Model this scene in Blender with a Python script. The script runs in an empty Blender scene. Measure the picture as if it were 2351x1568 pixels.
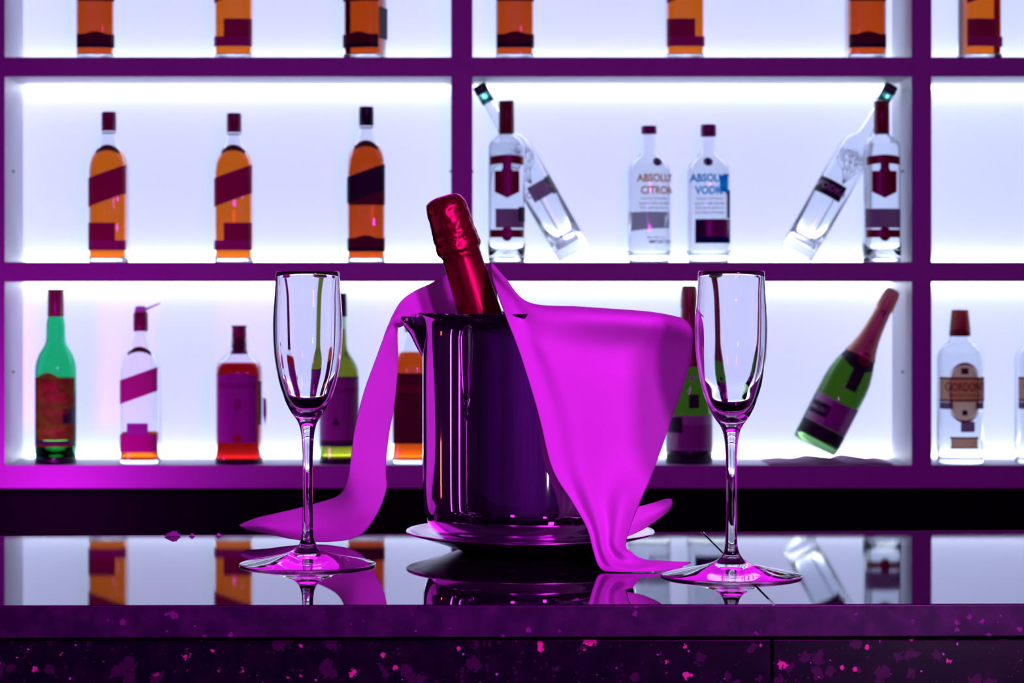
import bpy, math, random
from mathutils import Vector, Matrix, noise

random.seed(7)
C = bpy.context.scene.collection
SC = bpy.context.scene
PI = math.pi

# ------------------------------------------------------------------ camera
FPX = 5550.0            # focal length in photo pixels (85 mm on 36 mm, 2351 px wide)
VX, VY = 1015.0, 650.0  # where the optical axis meets the photo
CZ = 1.322              # eye height
TOP = 1.100             # height of the bar top
cam_d = bpy.data.cameras.new('camera'); cam = bpy.data.objects.new('camera', cam_d); C.objects.link(cam)
cam.location = (0, 0, CZ); cam.rotation_euler = (PI/2, 0, 0)
cam_d.sensor_width = 36.0; cam_d.lens = FPX*36.0/2351
cam_d.shift_x = (2351/2 - VX)/2351; cam_d.shift_y = -(1568/2 - VY)/2351
cam_d.clip_start = 0.05
cam_d.dof.use_dof = True; cam_d.dof.focus_distance = 1.95; cam_d.dof.aperture_fstop = 19
SC.camera = cam

SC.view_settings.view_transform = 'Standard'
SC.view_settings.look = 'None'
SC.view_settings.exposure = 0.0
SC.view_settings.gamma = 1.0
SC.view_settings.use_curve_mapping = False
SC.cycles.max_bounces = 20
SC.cycles.transmission_bounces = 18
SC.cycles.glossy_bounces = 8
SC.cycles.diffuse_bounces = 4
SC.cycles.caustics_refractive = True
SC.cycles.caustics_reflective = True
SC.cycles.sample_clamp_indirect = 6
SC.cycles.blur_glossy = 0.3

w = bpy.data.worlds.new('world'); SC.world = w; w.use_nodes = True
w.node_tree.nodes['Background'].inputs[0].default_value = (0.03, 0.004, 0.05, 1)
w.node_tree.nodes['Background'].inputs[1].default_value = 0.3

def lamp(name, loc, target, sx, sy, power, col, shape='RECTANGLE', spread=180):
    d = bpy.data.lights.new(name, 'AREA'); d.shape = shape; d.size = sx; d.size_y = sy
    d.energy = power; d.color = col; d.spread = math.radians(spread)
    o = bpy.data.objects.new(name, d); C.objects.link(o); o.location = loc
    o.rotation_euler = (Vector(target)-Vector(loc)).to_track_quat('-Z', 'Y').to_euler()
    return o
MAG = (0.90, 0.012, 1.0)
# magenta stage lamps on the guests' side of the bar
lamp('stage_lamp_right', (0.52, 0.90, 1.85), (0.08, 2.0, 1.15), .12, .12, 8.6, MAG)
lamp('stage_lamp_left', (-0.72, -0.1, 1.76), (0.0, 3.2, 1.2), .16, .16, 1.6, MAG)
lamp('bar_wash', (0.36, 0.80, 1.50), (0.05, 2.0, 1.15), .07, .07, 5.2, MAG)
# unseen magenta lamp added above the back shelf, reflected in flute feet and plate
lamp('back_reflection_lamp', (0.1, 4.45, 2.52), (0.1, 1.6, 1.9), 3.4, .66, 24, MAG)
# magenta up-light on the back bar, hidden behind the counter on the left
lamp('back_bar_uplight', (-0.76, 4.27, 0.88), (-0.74, 4.62, .985), .08, .08, 1.3, MAG)
# added purple light on the wall behind the guests, for the bucket's reflection
lamp('added_wall_light', (0.0, -1.2, 2.6), (0.0, -3.4, 1.2), 2.5, .4, 75, (.60, .03, 1.0))
# pale tubes and an added red lamp at the far left end of the bar and a small spot, seen in the ice bucket
lamp('red_streak_lamp', (-1.90, 2.72, 0.98), (0.0, 2.0, 1.16), .03, .16, .5, (1.0, .06, .03))  # unseen lamp added for the red streak in the bucket
lamp('tube_pale_a', (-1.70, 2.10, 1.18), (0.0, 2.0, 1.2), .05, .5, .45, (.75, .10, 1.0))
lamp('tube_pale_b', (-1.70, 1.72, 1.18), (0.0, 2.0, 1.2), .05, .5, .45, (.75, .06, 1.0))
lamp('spot_pale', (0.98, -1.1, 0.93), (0.07, 2.0, 1.17), .06, .12, 1.2, (1.0, .6, 1.0))

def W(px, py, Y):
    return Vector(((px-VX)*Y/FPX, Y, CZ-(py-VY)*Y/FPX))

# ------------------------------------------------------------------ materials
def newmat(name):
    m = bpy.data.materials.new(name); m.use_nodes = True
    nt = m.node_tree; nt.nodes.clear()
    out = nt.nodes.new('ShaderNodeOutputMaterial')
    return m, nt, out
def principled(name, col, rough=.5, metal=0., spec=.5, ior=1.5, bump=None, emis=None, es=0, coat=0, var=None):
    m, nt, out = newmat(name)
    b = nt.nodes.new('ShaderNodeBsdfPrincipled'); nt.links.new(b.outputs[0], out.inputs[0])
    b.inputs['Base Color'].default_value = (*col, 1); b.inputs['Roughness'].default_value = rough
    b.inputs['Metallic'].default_value = metal; b.inputs['IOR'].default_value = ior
    b.inputs['Specular IOR Level'].default_value = spec; b.inputs['Coat Weight'].default_value = coat
    if emis: b.inputs['Emission Color'].default_value = (*emis, 1); b.inputs['Emission Strength'].default_value = es
    if bump or var:
        tc = nt.nodes.new('ShaderNodeTexCoord')
    if bump:
        sc, st, dist = bump
        n = nt.nodes.new('ShaderNodeTexNoise'); n.inputs['Scale'].default_value = sc; n.inputs['Detail'].default_value = 4
        nt.links.new(tc.outputs['Object'], n.inputs['Vector'])
        bp = nt.nodes.new('ShaderNodeBump'); bp.inputs['Strength'].default_value = st; bp.inputs['Distance'].default_value = dist
        nt.links.new(n.outputs[0], bp.inputs['Height']); nt.links.new(bp.outputs[0], b.inputs['Normal'])
    if var:
        sc, c2, lo, hi = var
        n = nt.nodes.new('ShaderNodeTexNoise'); n.inputs['Scale'].default_value = sc; n.inputs['Detail'].default_value = 5
        nt.links.new(tc.outputs['Object'], n.inputs['Vector'])
        r = nt.nodes.new('ShaderNodeValToRGB'); r.color_ramp.elements[0].position = lo; r.color_ramp.elements[1].position = hi
        r.color_ramp.elements[0].color = (*col, 1); r.color_ramp.elements[1].color = (*c2, 1)
        nt.links.new(n.outputs[0], r.inputs[0]); nt.links.new(r.outputs[0], b.inputs['Base Color'])
    return m
def glass(name, tint, crossings=4, rough=0., ior=1.48):
    """tint = colour of white light after passing right through the thing"""
    m, nt, out = newmat(name)
    g = nt.nodes.new('ShaderNodeBsdfGlass'); g.inputs['IOR'].default_value = ior; g.inputs['Roughness'].default_value = rough
    g.inputs['Color'].default_value = (*[max(t, 1e-5)**(1/crossings) for t in tint], 1)
    nt.links.new(g.outputs[0], out.inputs[0]); return m
def paper(name, col, trans=.25, rough=.6, var=None):
    """printed label: diffuse, lets some light through, slight sheen"""
    m, nt, out = newmat(name)
    b = nt.nodes.new('ShaderNodeBsdfPrincipled'); b.inputs['Base Color'].default_value = (*col, 1); b.inputs['Roughness'].default_value = rough
    t = nt.nodes.new('ShaderNodeBsdfTranslucent'); t.inputs[0].default_value = (*col, 1)
    mx = nt.nodes.new('ShaderNodeMixShader'); mx.inputs[0].default_value = trans
    nt.links.new(b.outputs[0], mx.inputs[1]); nt.links.new(t.outputs[0], mx.inputs[2]); nt.links.new(mx.outputs[0], out.inputs[0])
    if var:
        sc, c2 = var
        tc = nt.nodes.new('ShaderNodeTexCoord'); n = nt.nodes.new('ShaderNodeTexNoise'); n.inputs['Scale'].default_value = sc
        nt.links.new(tc.outputs['Object'], n.inputs['Vector'])
        r = nt.nodes.new('ShaderNodeValToRGB'); r.color_ramp.elements[0].position = .42; r.color_ramp.elements[1].position = .6
        r.color_ramp.elements[0].color = (*col, 1); r.color_ramp.elements[1].color = (*c2, 1)
        nt.links.new(n.outputs[0], r.inputs[0])
        nt.links.new(r.outputs[0], b.inputs['Base Color']); nt.links.new(r.outputs[0], t.inputs[0])
    return m

M = {}
M['frame'] = principled('white_laminate', (.52, .52, .58), .5, bump=(30, .05, .001))
M['back_panel'] = principled('backlit_acrylic', (.80, .82, .86), .35, spec=.2, emis=(.535, .65, 1.0), es=.92)
def emit(name, col, st):
    m, nt, out = newmat(name); e = nt.nodes.new('ShaderNodeEmission'); e.inputs[0].default_value = (*col, 1); e.inputs[1].default_value = st
    nt.links.new(e.outputs[0], out.inputs[0]); return m
M['led'] = emit('led_strip', (.80, .90, 1.0), 7.0)
M['black'] = principled('black_cabinet', (.003, .003, .005), .6, spec=.05)
M['pin'] = principled('dark_pin', (.02, .02, .03), .4)
M['wall'] = principled('dark_plaster', (.10, .06, .13), .85, var=(6, (.14, .08, .18), .3, .7))
M['floor'] = principled('dark_floor_tiles', (.05, .03, .06), .3, var=(9, (.08, .04, .08), .3, .7))
M['chrome'] = principled('polished_steel', (.80, .78, .82), .035, metal=1.0, bump=(9, .03, .002))
M['plate_steel'] = principled('satin_steel', (.80, .78, .82), .20, metal=1.0)
M['red_foil'] = principled('red_foil', (.30, .006, .025), .30, metal=.75, bump=(60, .18, .002))
M['green_glass_dark'] = principled('dark_green_bottle', (.01, .03, .012), .05)
M['clear'] = glass('clear_glass', (.93, .95, .97), 4)
M['clear_liquid'] = glass('clear_spirit', (.95, .96, .98), 2, ior=1.34)
M['frost'] = glass('frosted_glass', (.90, .92, .97), 4, rough=.10)
M['whisky'] = glass('amber_whisky', (.92, .17, .008), 2, ior=1.36)
M['whisky_dark'] = glass('deep_amber_whisky', (.70, .075, .004), 2, ior=1.36)
M['red_spirit'] = glass('deep_red_whisky', (.30, .004, .004), 2, ior=1.36)
M['green_glass'] = glass('bright_green_glass', (.018, .58, .17), 4)
M['green_liquid'] = glass('golden_spirit', (.75, .72, .25), 2, ior=1.36)
M['olive_glass'] = glass('olive_green_glass', (.30, .56, .26), 4)
M['olive_liquid'] = glass('pale_gold_spirit', (.72, .42, .05), 2, ior=1.36)
M['champ_glass'] = glass('champagne_green_glass', (.09, .25, .06), 4)
M['champ_liquid'] = glass('champagne', (.42, .42, .10), 2, ior=1.34)
M['flute'] = glass('crystal_glass', (.985, .985, .99), 4, ior=1.5)
M['lab_red'] = paper('dark_red_label', (.50, .03, .10), .12)
M['lab_redlt'] = paper('plum_label', (.62, .05, .30), .2)
M['lab_black'] = paper('black_label', (.012, .010, .02), .05)
M['lab_brown'] = paper('brown_black_label', (.16, .025, .02), .25)
M['lab_purple'] = paper('pale_label', (.42, .18, .40), .10)
M['lab_jb'] = paper('red_orange_label', (1.0, .11, .07), .85, var=(60, (1.0, .26, .05)))
M['lab_cream'] = paper('cream_label', (.95, .60, .42), .85)
M['lab_cream2'] = paper('tan_label', (.90, .50, .32), .85)
M['lab_white'] = paper('grey_white_label', (.70, .62, .70), .25)
M['lab_grey'] = paper('grey_label', (.42, .38, .48), .35)
M['cap_red'] = principled('red_cap', (.28, .008, .02), .35)
M['cap_dark'] = principled('dark_red_cap', (.26, .03, .07), .35)
M['cap_black'] = principled('black_cap', (.02, .015, .03), .3)
M['cap_purple'] = principled('dark_metal_cap', (.32, .04, .20), .3)
M['cap_pale'] = principled('pale_plastic', (.75, .60, .72), .35)
M['cap_orange'] = principled('orange_cap', (.75, .28, .09), .4)
M['cap_teal'] = glass('teal_plastic', (.10, .35, .32), 2, rough=.2)
M['foil_copper'] = principled('copper_foil', (.85, .42, .26), .42, metal=.25, bump=(140, .3, .001))
M['foil_brown'] = principled('brown_foil', (.40, .10, .09), .4, metal=.3, bump=(140, .3, .001))
M['ink_red'] = paper('red_ink', (.45, .02, .02), .1)
M['ink_blue'] = paper('blue_ink', (.0, .45, 1.0), .92)
M['ink_copper'] = paper('copper_ink', (.95, .42, .20), .92)
M['ink_dark'] = paper('dark_ink', (.05, .03, .06), .1)
M['ink_grey'] = paper('grey_ink', (.35, .38, .50), .3)
M['ink_pale'] = paper('pale_ink', (.75, .65, .75), .2)
M['ink_plum'] = paper('plum_ink', (.30, .20, .38), .3)
M['gold'] = principled('gold_medallion', (.85, .6, .4), .3, metal=.8)

def m_cloth():
    m, nt, out = newmat('white_napkin_cloth')
    b = nt.nodes.new('ShaderNodeBsdfPrincipled'); b.inputs['Base Color'].default_value = (.90, .86, .90, 1); b.inputs['Roughness'].default_value = .9
    b.inputs['Specular IOR Level'].default_value = .1
    t = nt.nodes.new('ShaderNodeBsdfTranslucent'); t.inputs[0].default_value = (.9, .86, .9, 1)
    mx = nt.nodes.new('ShaderNodeMixShader'); mx.inputs[0].default_value = .12
    tc = nt.nodes.new('ShaderNodeTexCoord'); wv = nt.nodes.new('ShaderNodeTexNoise'); wv.inputs['Scale'].default_value = 900
    bp = nt.nodes.new('ShaderNodeBump'); bp.inputs['Strength'].default_value = .15; bp.inputs['Distance'].default_value = .0004
    nt.links.new(tc.outputs['Object'], wv.inputs['Vector']); nt.links.new(wv.outputs[0], bp.inputs['Height']); nt.links.new(bp.outputs[0], b.inputs['Normal'])
    nt.links.new(b.outputs[0], mx.inputs[1]); nt.links.new(t.outputs[0], mx.inputs[2]); nt.links.new(mx.outputs[0], out.inputs[0])
    return m
M['cloth'] = m_cloth()

def m_granite(name, base, base2, rough, ior, spot=1.0, fleck_col=(.9, .35, .45), ripple=0, mid=(.10,.06,.12)):
    m, nt, out = newmat(name); N = nt.nodes; L = nt.links
    b = N.new('ShaderNodeBsdfPrincipled'); L.new(b.outputs[0], out.inputs[0])
    b.inputs['Roughness'].default_value = rough; b.inputs['IOR'].default_value = ior
    tc = N.new('ShaderNodeTexCoord')
    n = N.new('ShaderNodeTexNoise'); n.inputs['Scale'].default_value = 70; n.inputs['Detail'].default_value = 6; L.new(tc.outputs['Object'], n.inputs['Vector'])
    r = N.new('ShaderNodeValToRGB'); r.color_ramp.elements[0].position = .42; r.color_ramp.elements[1].position = .68
    r.color_ramp.elements[0].color = (*base, 1); r.color_ramp.elements[1].color = (*base2, 1); L.new(n.outputs[0], r.inputs[0])
    col = r.outputs[0]
    for sc, th, c, keep in ((110, .42, mid, .72), (230, .26, fleck_col, .955), (460, .22, mid, .90), (520, .20, (.8, .75, .8), .988), (105, .24, fleck_col, .955)):
        dn = N.new('ShaderNodeTexNoise'); dn.inputs['Scale'].default_value = sc*3.5; L.new(tc.outputs['Object'], dn.inputs['Vector'])
        mxv = N.new('ShaderNodeMix'); mxv.data_type = 'VECTOR'; mxv.inputs[0].default_value = .0050*150/sc
        L.new(tc.outputs['Object'], mxv.inputs[4]); L.new(dn.outputs['Color'], mxv.inputs[5])
        v = N.new('ShaderNodeTexVoronoi'); v.inputs['Scale'].default_value = sc; L.new(mxv.outputs[1], v.inputs['Vector'])
        sep = N.new('ShaderNodeSeparateColor'); L.new(v.outputs['Color'], sep.inputs[0])
        g = N.new('ShaderNodeMath'); g.operation = 'GREATER_THAN'; g.inputs[1].default_value = keep; L.new(sep.outputs[0], g.inputs[0])
        # size varies per cell
        sz = N.new('ShaderNodeMath'); sz.operation = 'MULTIPLY'; sz.inputs[1].default_value = th*2; L.new(sep.outputs[1], sz.inputs[0])
        l = N.new('ShaderNodeMath'); l.operation = 'LESS_THAN'; L.new(v.outputs['Distance'], l.inputs[0]); L.new(sz.outputs[0], l.inputs[1])
        a = N.new('ShaderNodeMath'); a.operation = 'MULTIPLY'; L.new(g.outputs[0], a.inputs[0]); L.new(l.outputs[0], a.inputs[1])
        br = N.new('ShaderNodeMath'); br.operation = 'MULTIPLY'; L.new(a.outputs[0], br.inputs[0]); br.inputs[1].default_value = spot
        mx = N.new('ShaderNodeMix'); mx.data_type = 'RGBA'; L.new(br.outputs[0], mx.inputs[0]); L.new(col, mx.inputs[6]); mx.inputs[7].default_value = (*c, 1)
        col = mx.outputs[2]
    L.new(col, b.inputs['Base Color'])
    if ripple:
        mp = N.new('ShaderNodeMapping'); mp.inputs['Scale'].default_value = (1, .35, 1); L.new(tc.outputs['Object'], mp.inputs[0])
        rn = N.new('ShaderNodeTexNoise'); rn.inputs['Scale'].default_value = 900; rn.inputs['Detail'].default_value = 2; L.new(mp.outputs[0], rn.inputs['Vector'])
        bp = N.new('ShaderNodeBump'); bp.inputs['Strength'].default_value = ripple; bp.inputs['Distance'].default_value = .00002
        L.new(rn.outputs[0], bp.inputs['Height']); L.new(bp.outputs[0], b.inputs['Normal'])
    return m
M['gran_top'] = m_granite('black_polished_granite_top', (.006, .005, .008), (.010, .008, .012), .0, 1.95, spot=.05, ripple=.25)
M['gran_edge'] = m_granite('granite_slab_edge', (.028, .022, .045), (.065, .05, .08), .3, 1.45, spot=.35, fleck_col=(.5, .3, .45), mid=(.03, .02, .05))  # lighter base than the front granite; the edge's overexposed sheen is in the colour
M['gran_front'] = m_granite('black_flecked_granite', (.004, .004, .010), (.012, .006, .016), .2, 1.45, spot=1.0, mid=(.05, .03, .05), fleck_col=(.75, .25, .32))

# ------------------------------------------------------------------ mesh helpers
def obj(name, verts, faces, mat, parent=None, smooth=True):
    me = bpy.data.meshes.new(name); me.from_pydata([tuple(v) for v in verts], [], faces); me.update()
    if smooth:
        for p in me.polygons: p.use_smooth = True
    o = bpy.data.objects.new(name, me); C.objects.link(o)
    if mat: me.materials.append(mat)
    if parent: o.parent = parent
    return o
def empty(name, loc, label=None, cat=None, group=None, rot=(0, 0, 0)):
    o = bpy.data.objects.new(name, None); C.objects.link(o); o.location = loc; o.rotation_euler = rot
    o.empty_display_size = .02
    if label: o['label'] = label
    if cat: o['category'] = cat
    if group: o['group'] = group
    return o
def box(name, x0, x1, y0, y1, z0, z1, mat, parent=None, bevel=0):
    v = [(x, y, z) for x in (x0, x1) for y in (y0, y1) for z in (z0, z1)]
    f = [(0, 1, 3, 2), (4, 6, 7, 5), (0, 4, 5, 1), (2, 3, 7, 6), (0, 2, 6, 4), (1, 5, 7, 3)]
    o = obj(name, v, f, mat, parent, smooth=False)
    if bevel:
        b = o.modifiers.new('bevel', 'BEVEL'); b.width = bevel; b.segments = 3
    return o
def interp(prof, h):
    if h <= prof[0][0]: return prof[0][1]
    for (h0, r0), (h1, r1) in zip(prof, prof[1:]):
        if h <= h1: return r0 + (r1-r0)*((h-h0)/(h1-h0) if h1 > h0 else 1)
    return prof[-1][1]
def crsp(P, sub):
    """Catmull-Rom through tuples"""
    out = []
    n = len(P)
    for i in range(n-1):
        p0, p1, p2, p3 = P[max(i-1, 0)], P[i], P[i+1], P[min(i+2, n-1)]
        for k in range(sub):
            t = k/sub
            out.append(tuple(.5*((2*b)+(-a+c)*t+(2*a-5*b+4*c-d)*t*t+(-a+3*b-3*c+d)*t**3) for a, b, c, d in zip(p0, p1, p2, p3)))
    out.append(tuple(P[-1])); return out
def sect(t, n):
    c, s = math.cos(t), math.sin(t); e = 2.0/n
    return (math.copysign(abs(s)**e, s), -math.copysign(abs(c)**e, c))     # t=0 faces the camera (-y)
def lathe(name, prof, mat, parent=None, segs=64, nf=None, capA=True, capB=True, rot=0):
    """prof [(z, r)] ; nf(z) -> section exponent"""
    v, f = [], []
    for (z, r) in prof:
        n = nf(z) if nf else 2
        for k in range(segs):
            # for squarish sections even out the angle steps
            a = 2*PI*k/segs
            if n > 2.2:
                q = a/(PI/2); i = math.floor(q); fr = q-i
                fr = .5-.5*math.cos(PI*fr) if False else fr
                a = (i+fr)*PI/2
            x, y = sect(a, n)
            if rot: x, y = x*math.cos(rot)-y*math.sin(rot), x*math.sin(rot)+y*math.cos(rot)
            v.append((x*r, y*r, z))
    m = len(prof)
    for j in range(m-1):
        for k in range(segs):
            k2 = (k+1) % segs
            f.append((j*segs+k, j*segs+k2, (j+1)*segs+k2, (j+1)*segs+k))
    if capA: f.append(tuple(reversed(range(segs))))
    if capB: f.append(tuple((m-1)*segs+k for k in range(segs)))
    return obj(name, v, f, mat, parent)

class Bottle:
    """px units: heights above the base and half-widths in photo pixels at distance Y"""
    def __init__(s, name, label, cx, Y, base_z, prof, nb=2.0, blend=None, tilt=0, spin=0, group=None, glassm='clear', wall=2.6, base=9, cat='bottle', base_px=None):
        s.k = Y/FPX; s.nb = nb; s.blend = blend; s.spin = spin
        s.prof = [(h*s.k, r*s.k) for h, r in prof]
        X = (cx-VX)*s.k
        z = base_z
        if tilt:
            z = base_z + s.prof[0][1]*1.06*math.sin(abs(tilt)) + .0005
        s.root = empty(name, (X, Y, z), label, cat, group, rot=(0, tilt, 0))
        wl = wall*s.k
        outer = s.prof
        # inner wall, from lip to the base
        h0 = base*s.k
        inner = [(h, max(r-wl, .0015)) for h, r in outer if h > h0*1.01]
        inner = [(h0, (interp(outer, h0)-wl)*.0+.0005), (h0, (interp(outer, h0)-wl)*.82), (h0+1.5*s.k, (interp(outer, h0)-wl))] + inner
        s.inner = inner
        v = [(.0008, .0005)] + [(0, outer[0][1]*.9)] + outer + list(reversed(inner))
        s.body = lathe('glass_body', v, M[glassm], s.root, nf=s.nf)
        s.top = s.prof[-1][0]
    def nf(s, z):
        if s.nb <= 2 or not s.blend: return s.nb
        a, b = s.blend[0]*s.k, s.blend[1]*s.k
        t = min(max((z-a)/(b-a), 0), 1); t = t*t*(3-2*t)
        return s.nb+(2-s.nb)*t
    def liquid(s, level, mat, name='liquid'):
        lv = level*s.k; g = .0003
        rs = [(z+g, max(r-g, .0004)) for z, r in s.inner if z < lv-1e-5]
        rs.append((lv, interp([(a, b) for a, b in s.inner[1:]], lv)-g))
        return lathe(name, rs, M[mat], s.root, nf=s.nf)
    def pt(s, x, h, off=.0004):
        """surface point at sideways px x and height px h"""
        z = h*s.k; r = interp(s.prof, z)
        n = s.nf(z); u = max(-.998, min(.998, x*s.k/r))
        t = math.copysign(math.asin(abs(u)**(n/2)), u)
        X, Yy = sect(t, n)
        return Vector((X*(r+off), Yy*(r+off), z))
    def label(s, name, x0, x1, lo, hi, mat, off=.0004, nu=28, nv=6, back=False, label=None):
        """patch between sideways px x0..x1; lo/hi numbers or functions of x"""
        lo_ = lo if callable(lo) else (lambda x: lo); hi_ = hi if callable(hi) else (lambda x: hi)
        a0 = math.asin(max(-1, min(1, x0*s.k/interp(s.prof, 60*s.k)))) ; a1 = math.asin(max(-1, min(1, x1*s.k/interp(s.prof, 60*s.k))))
        v, f = [], []
        for i in range(nu+1):
            R = interp(s.prof, 60*s.k)/s.k
            x = R*math.sin(a0+(a1-a0)*i/nu) if nu > 4 else x0+(x1-x0)*i/nu
            x = max(min(x, max(x0, x1)), min(x0, x1))
            for j in range(nv+1):
                p = s.pt(x, lo_(x)+(hi_(x)-lo_(x))*j/nv, off)
                if back: p.y = -p.y
                v.append(p)
        for i in range(nu):
            for j in range(nv):
                a = i*(nv+1)+j; f.append((a, a+nv+1, a+nv+2, a+1))
        o = obj(name, v, f, M[mat], s.root)
        if s.spin:
            c, sn = math.cos(s.spin), math.sin(s.spin)
            for vv in o.data.vertices: vv.co.x, vv.co.y = vv.co.x*c-vv.co.y*sn, vv.co.x*sn+vv.co.y*c
        if label: o['label'] = label
        return o
    def text(s, txt, x, h, size, mat, rot=0, off=.0009, bold=.4, sx=1.0):
        cu = bpy.data.curves.new('t', 'FONT'); cu.body = txt; cu.size = size*1.38; cu.offset = bold; cu.align_x = 'CENTER'; cu.align_y = 'CENTER'; cu.resolution_u = 3
        t = bpy.data.objects.new('t', cu); C.objects.link(t)
        me = bpy.data.meshes.new_from_object(t.evaluated_get(bpy.context.evaluated_depsgraph_get()))
        c, sn = math.cos(rot), math.sin(rot)
        for v in me.vertices:
            a, b = v.co.x*sx, v.co.y
            v.co = s.pt(x+a*c-b*sn, h+a*sn+b*c, off)
        bpy.data.objects.remove(t); bpy.data.curves.remove(cu)
        me.name = 'lettering'; me.materials.clear(); me.materials.append(M[mat])
        o = bpy.data.objects.new('lettering', me); C.objects.link(o); o.parent = s.root
        return o
    def cap(s, prof, mat, name='cap', label=None):
        o = lathe(name, [(h*s.k, r*s.k) for h, r in prof], M[mat], s.root, segs=40)
        if label: o['label'] = label
        return o

# ------------------------------------------------------------------ the room
def structure(o): o['kind'] = 'structure'; return o
structure(box('floor', -3.2, 3.2, -3.5, 5.1, -.05, 0, M['floor']))
structure(box('ceiling', -3.2, 3.2, -3.5, 5.1, 3.0, 3.05, M['wall']))
structure(box('wall_back', -3.2, 3.2, 4.95, 5.05, 0, 3.0, M['wall']))
structure(box('wall_front', -3.2, 3.2, -3.5, -3.4, 0, 3.0, M['wall']))
structure(box('wall_left', -3.25, -3.15, -3.4, 4.95, 0, 3.0, M['wall']))
structure(box('wall_right', 3.15, 3.25, -3.4, 4.95, 0, 3.0, M['wall']))

# ------------------------------------------------------------------ back bar shelf unit
SY0, SY1 = 4.60, 4.80
def sx(px): return (px-VX)*SY0/FPX
def sz(py): return CZ-(py-VY)*SY0/FPX
SHZ = {'top': sz(131), 'mid': sz(601.5), 'low': sz(1068)}
ups = [(-36, 11), (1036, 1085), (2093, 2139), (3150, 3196)]
rails = [(-345, -298), (131, 176), (601.5, 647), (1068, 1121)]
unit = empty('display_shelf', (0, SY0, 0), 'white open display shelf with glowing back panels holding the liquor bottles', 'shelf')
def to_local(o, root):
    o.parent = root; o.matrix_parent_inverse = root.matrix_world.inverted() if False else Matrix.Translation(-root.location)
    return o
for a, b in ups:
    to_local(box('upright', sx(a), sx(b), SY0, SY1+.03, sz(1121), sz(-345), M['frame'], bevel=.0006), unit)
for a, b in rails:
    for (u0, u1) in zip(ups, ups[1:]):
        to_local(box('shelf_board', sx(u0[1]), sx(u1[0]), SY0+.0003, SY1+.03, sz(b), sz(a), M['frame'], bevel=.0004), unit)
for (r0, r1) in zip(rails, rails[1:]):
    for (u0, u1) in zip(ups, ups[1:]):
        x0, x1, z0, z1 = sx(u0[1]), sx(u1[0]), sz(r1[0]), sz(r0[1])
        p = to_local(box('back_panel', x0, x1, SY1, SY1+.012, z0, z1, M['back_panel']), unit)
        for (za, zb) in ((z1-.009, z1-.001), (z0+.0006, z0+.0075)):
            q = box('led_strip', x0+.008, x1-.008, SY1-.012, SY1-.001, za, zb, M['led']); q.parent = p
        for xx in (x0, x1):
            s_ = 1 if xx == x0 else -1
            o = lathe('shelf_pin', [(-.001, .0026), (.003, .0022)], M['pin'], None, segs=14)
            o.rotation_euler = (0, PI/2*s_, 0); o.location = (xx, SY0+.085, z0+(z1-z0)*.5)
            to_local(o, unit)
cab = empty('base_cabinet', (0, 4.6, 0), 'black base cabinet under the glowing bottle shelf, behind the counter', 'cabinet')
to_local(box('carcass', sx(-36), sx(3196), SY0+.03, SY1+.12, 0, sz(1121), M['black']), cab)
for i in range(4):
    xa = sx(-36)+(sx(3196)-sx(-36))*i/4; xb = sx(-36)+(sx(3196)-sx(-36))*(i+1)/4
    to_local(box('door', xa+.002, xb-.002, SY0+.012, SY0+.03, .08, sz(1121)-.012, M['black'], bevel=.001), cab)

# ------------------------------------------------------------------ counter
ctr = empty('bar_counter', (0, 1.68, 0), 'polished black granite bar counter with flecked front carrying the ice bucket and flutes', 'bar counter')
FL, FR = 1.6655, 1.6745          # front edge distance at photo left / right
BL, BR = 2.123, 2.176
def yf(x): return FL+(FR-FL)*(x+.30)/.70
def yb(x): return BL+(BR-BL)*(x+.388)/.911
SEAM = .2295; SB = sx(0)
def slab(name, xa, xb, xab, xbb, z0, z1, mat, parent):
    v = [(xa, yf(xa), z0), (xb, yf(xb), z0), (xbb, yb(xbb), z0), (xab, yb(xab), z0)]
    v += [(a, b, z1) for a, b, _ in v]
    f = [(3, 2, 1, 0), (4, 5, 6, 7), (0, 1, 5, 4), (1, 2, 6, 5), (2, 3, 7, 6), (3, 0, 4, 7)]
    o = obj(name, v, f, mat, None, smooth=False)
    b = o.modifiers.new('bevel', 'BEVEL'); b.width = .0004; b.segments = 2
    return to_local(o, parent)
SEAMB = (1612-VX)*2.158/FPX
for nm, xa, xb, xab, xbb in (('countertop', -1.5, SEAM-.0009, -1.5, SEAMB-.0009), ('countertop', SEAM+.0009, 1.7, SEAMB+.0009, 1.7)):
    slab(nm, xa, xb, xab, xbb, TOP-.006, TOP, M['gran_top'], ctr)
# slab edge under the polished skin
def strip(name, xa, xb, y_off0, y_off1, z0, z1, mat, bevel=.001):
    v = []
    for z in (z0, z1):
        v += [(xa, yf(xa)+y_off0, z), (xb, yf(xb)+y_off0, z), (xb, yf(xb)+y_off1, z), (xa, yf(xa)+y_off1, z)]
    f = [(3, 2, 1, 0), (4, 5, 6, 7), (0, 1, 5, 4), (1, 2, 6, 5), (2, 3, 7, 6), (3, 0, 4, 7)]
    o = obj(name, v, f, mat, None, smooth=False)
    b = o.modifiers.new('bevel', 'BEVEL'); b.width = bevel; b.segments = 2
    return to_local(o, ctr)
strip('slab_edge', -1.5, 1.7, -.0022, .03, TOP-.0222, TOP-.0006, M['gran_edge'], .0005)
strip('shadow_strip', -1.5, 1.7, .006, .03, TOP-.025, TOP-.0222, M['black'], .0002)  # black strip put in for the shadow line under the slab
strip('front_panel', -1.5, (1775-VX)*1.67/FPX-.0006, .003, .03, .08, TOP-.025, M['gran_front'])
strip('front_panel', (1775-VX)*1.67/FPX+.0006, 1.7, .003, .03, .08, TOP-.025, M['gran_front'])
strip('plinth', -1.5, 1.7, .05, .12, 0, .08, M['black'])
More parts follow.
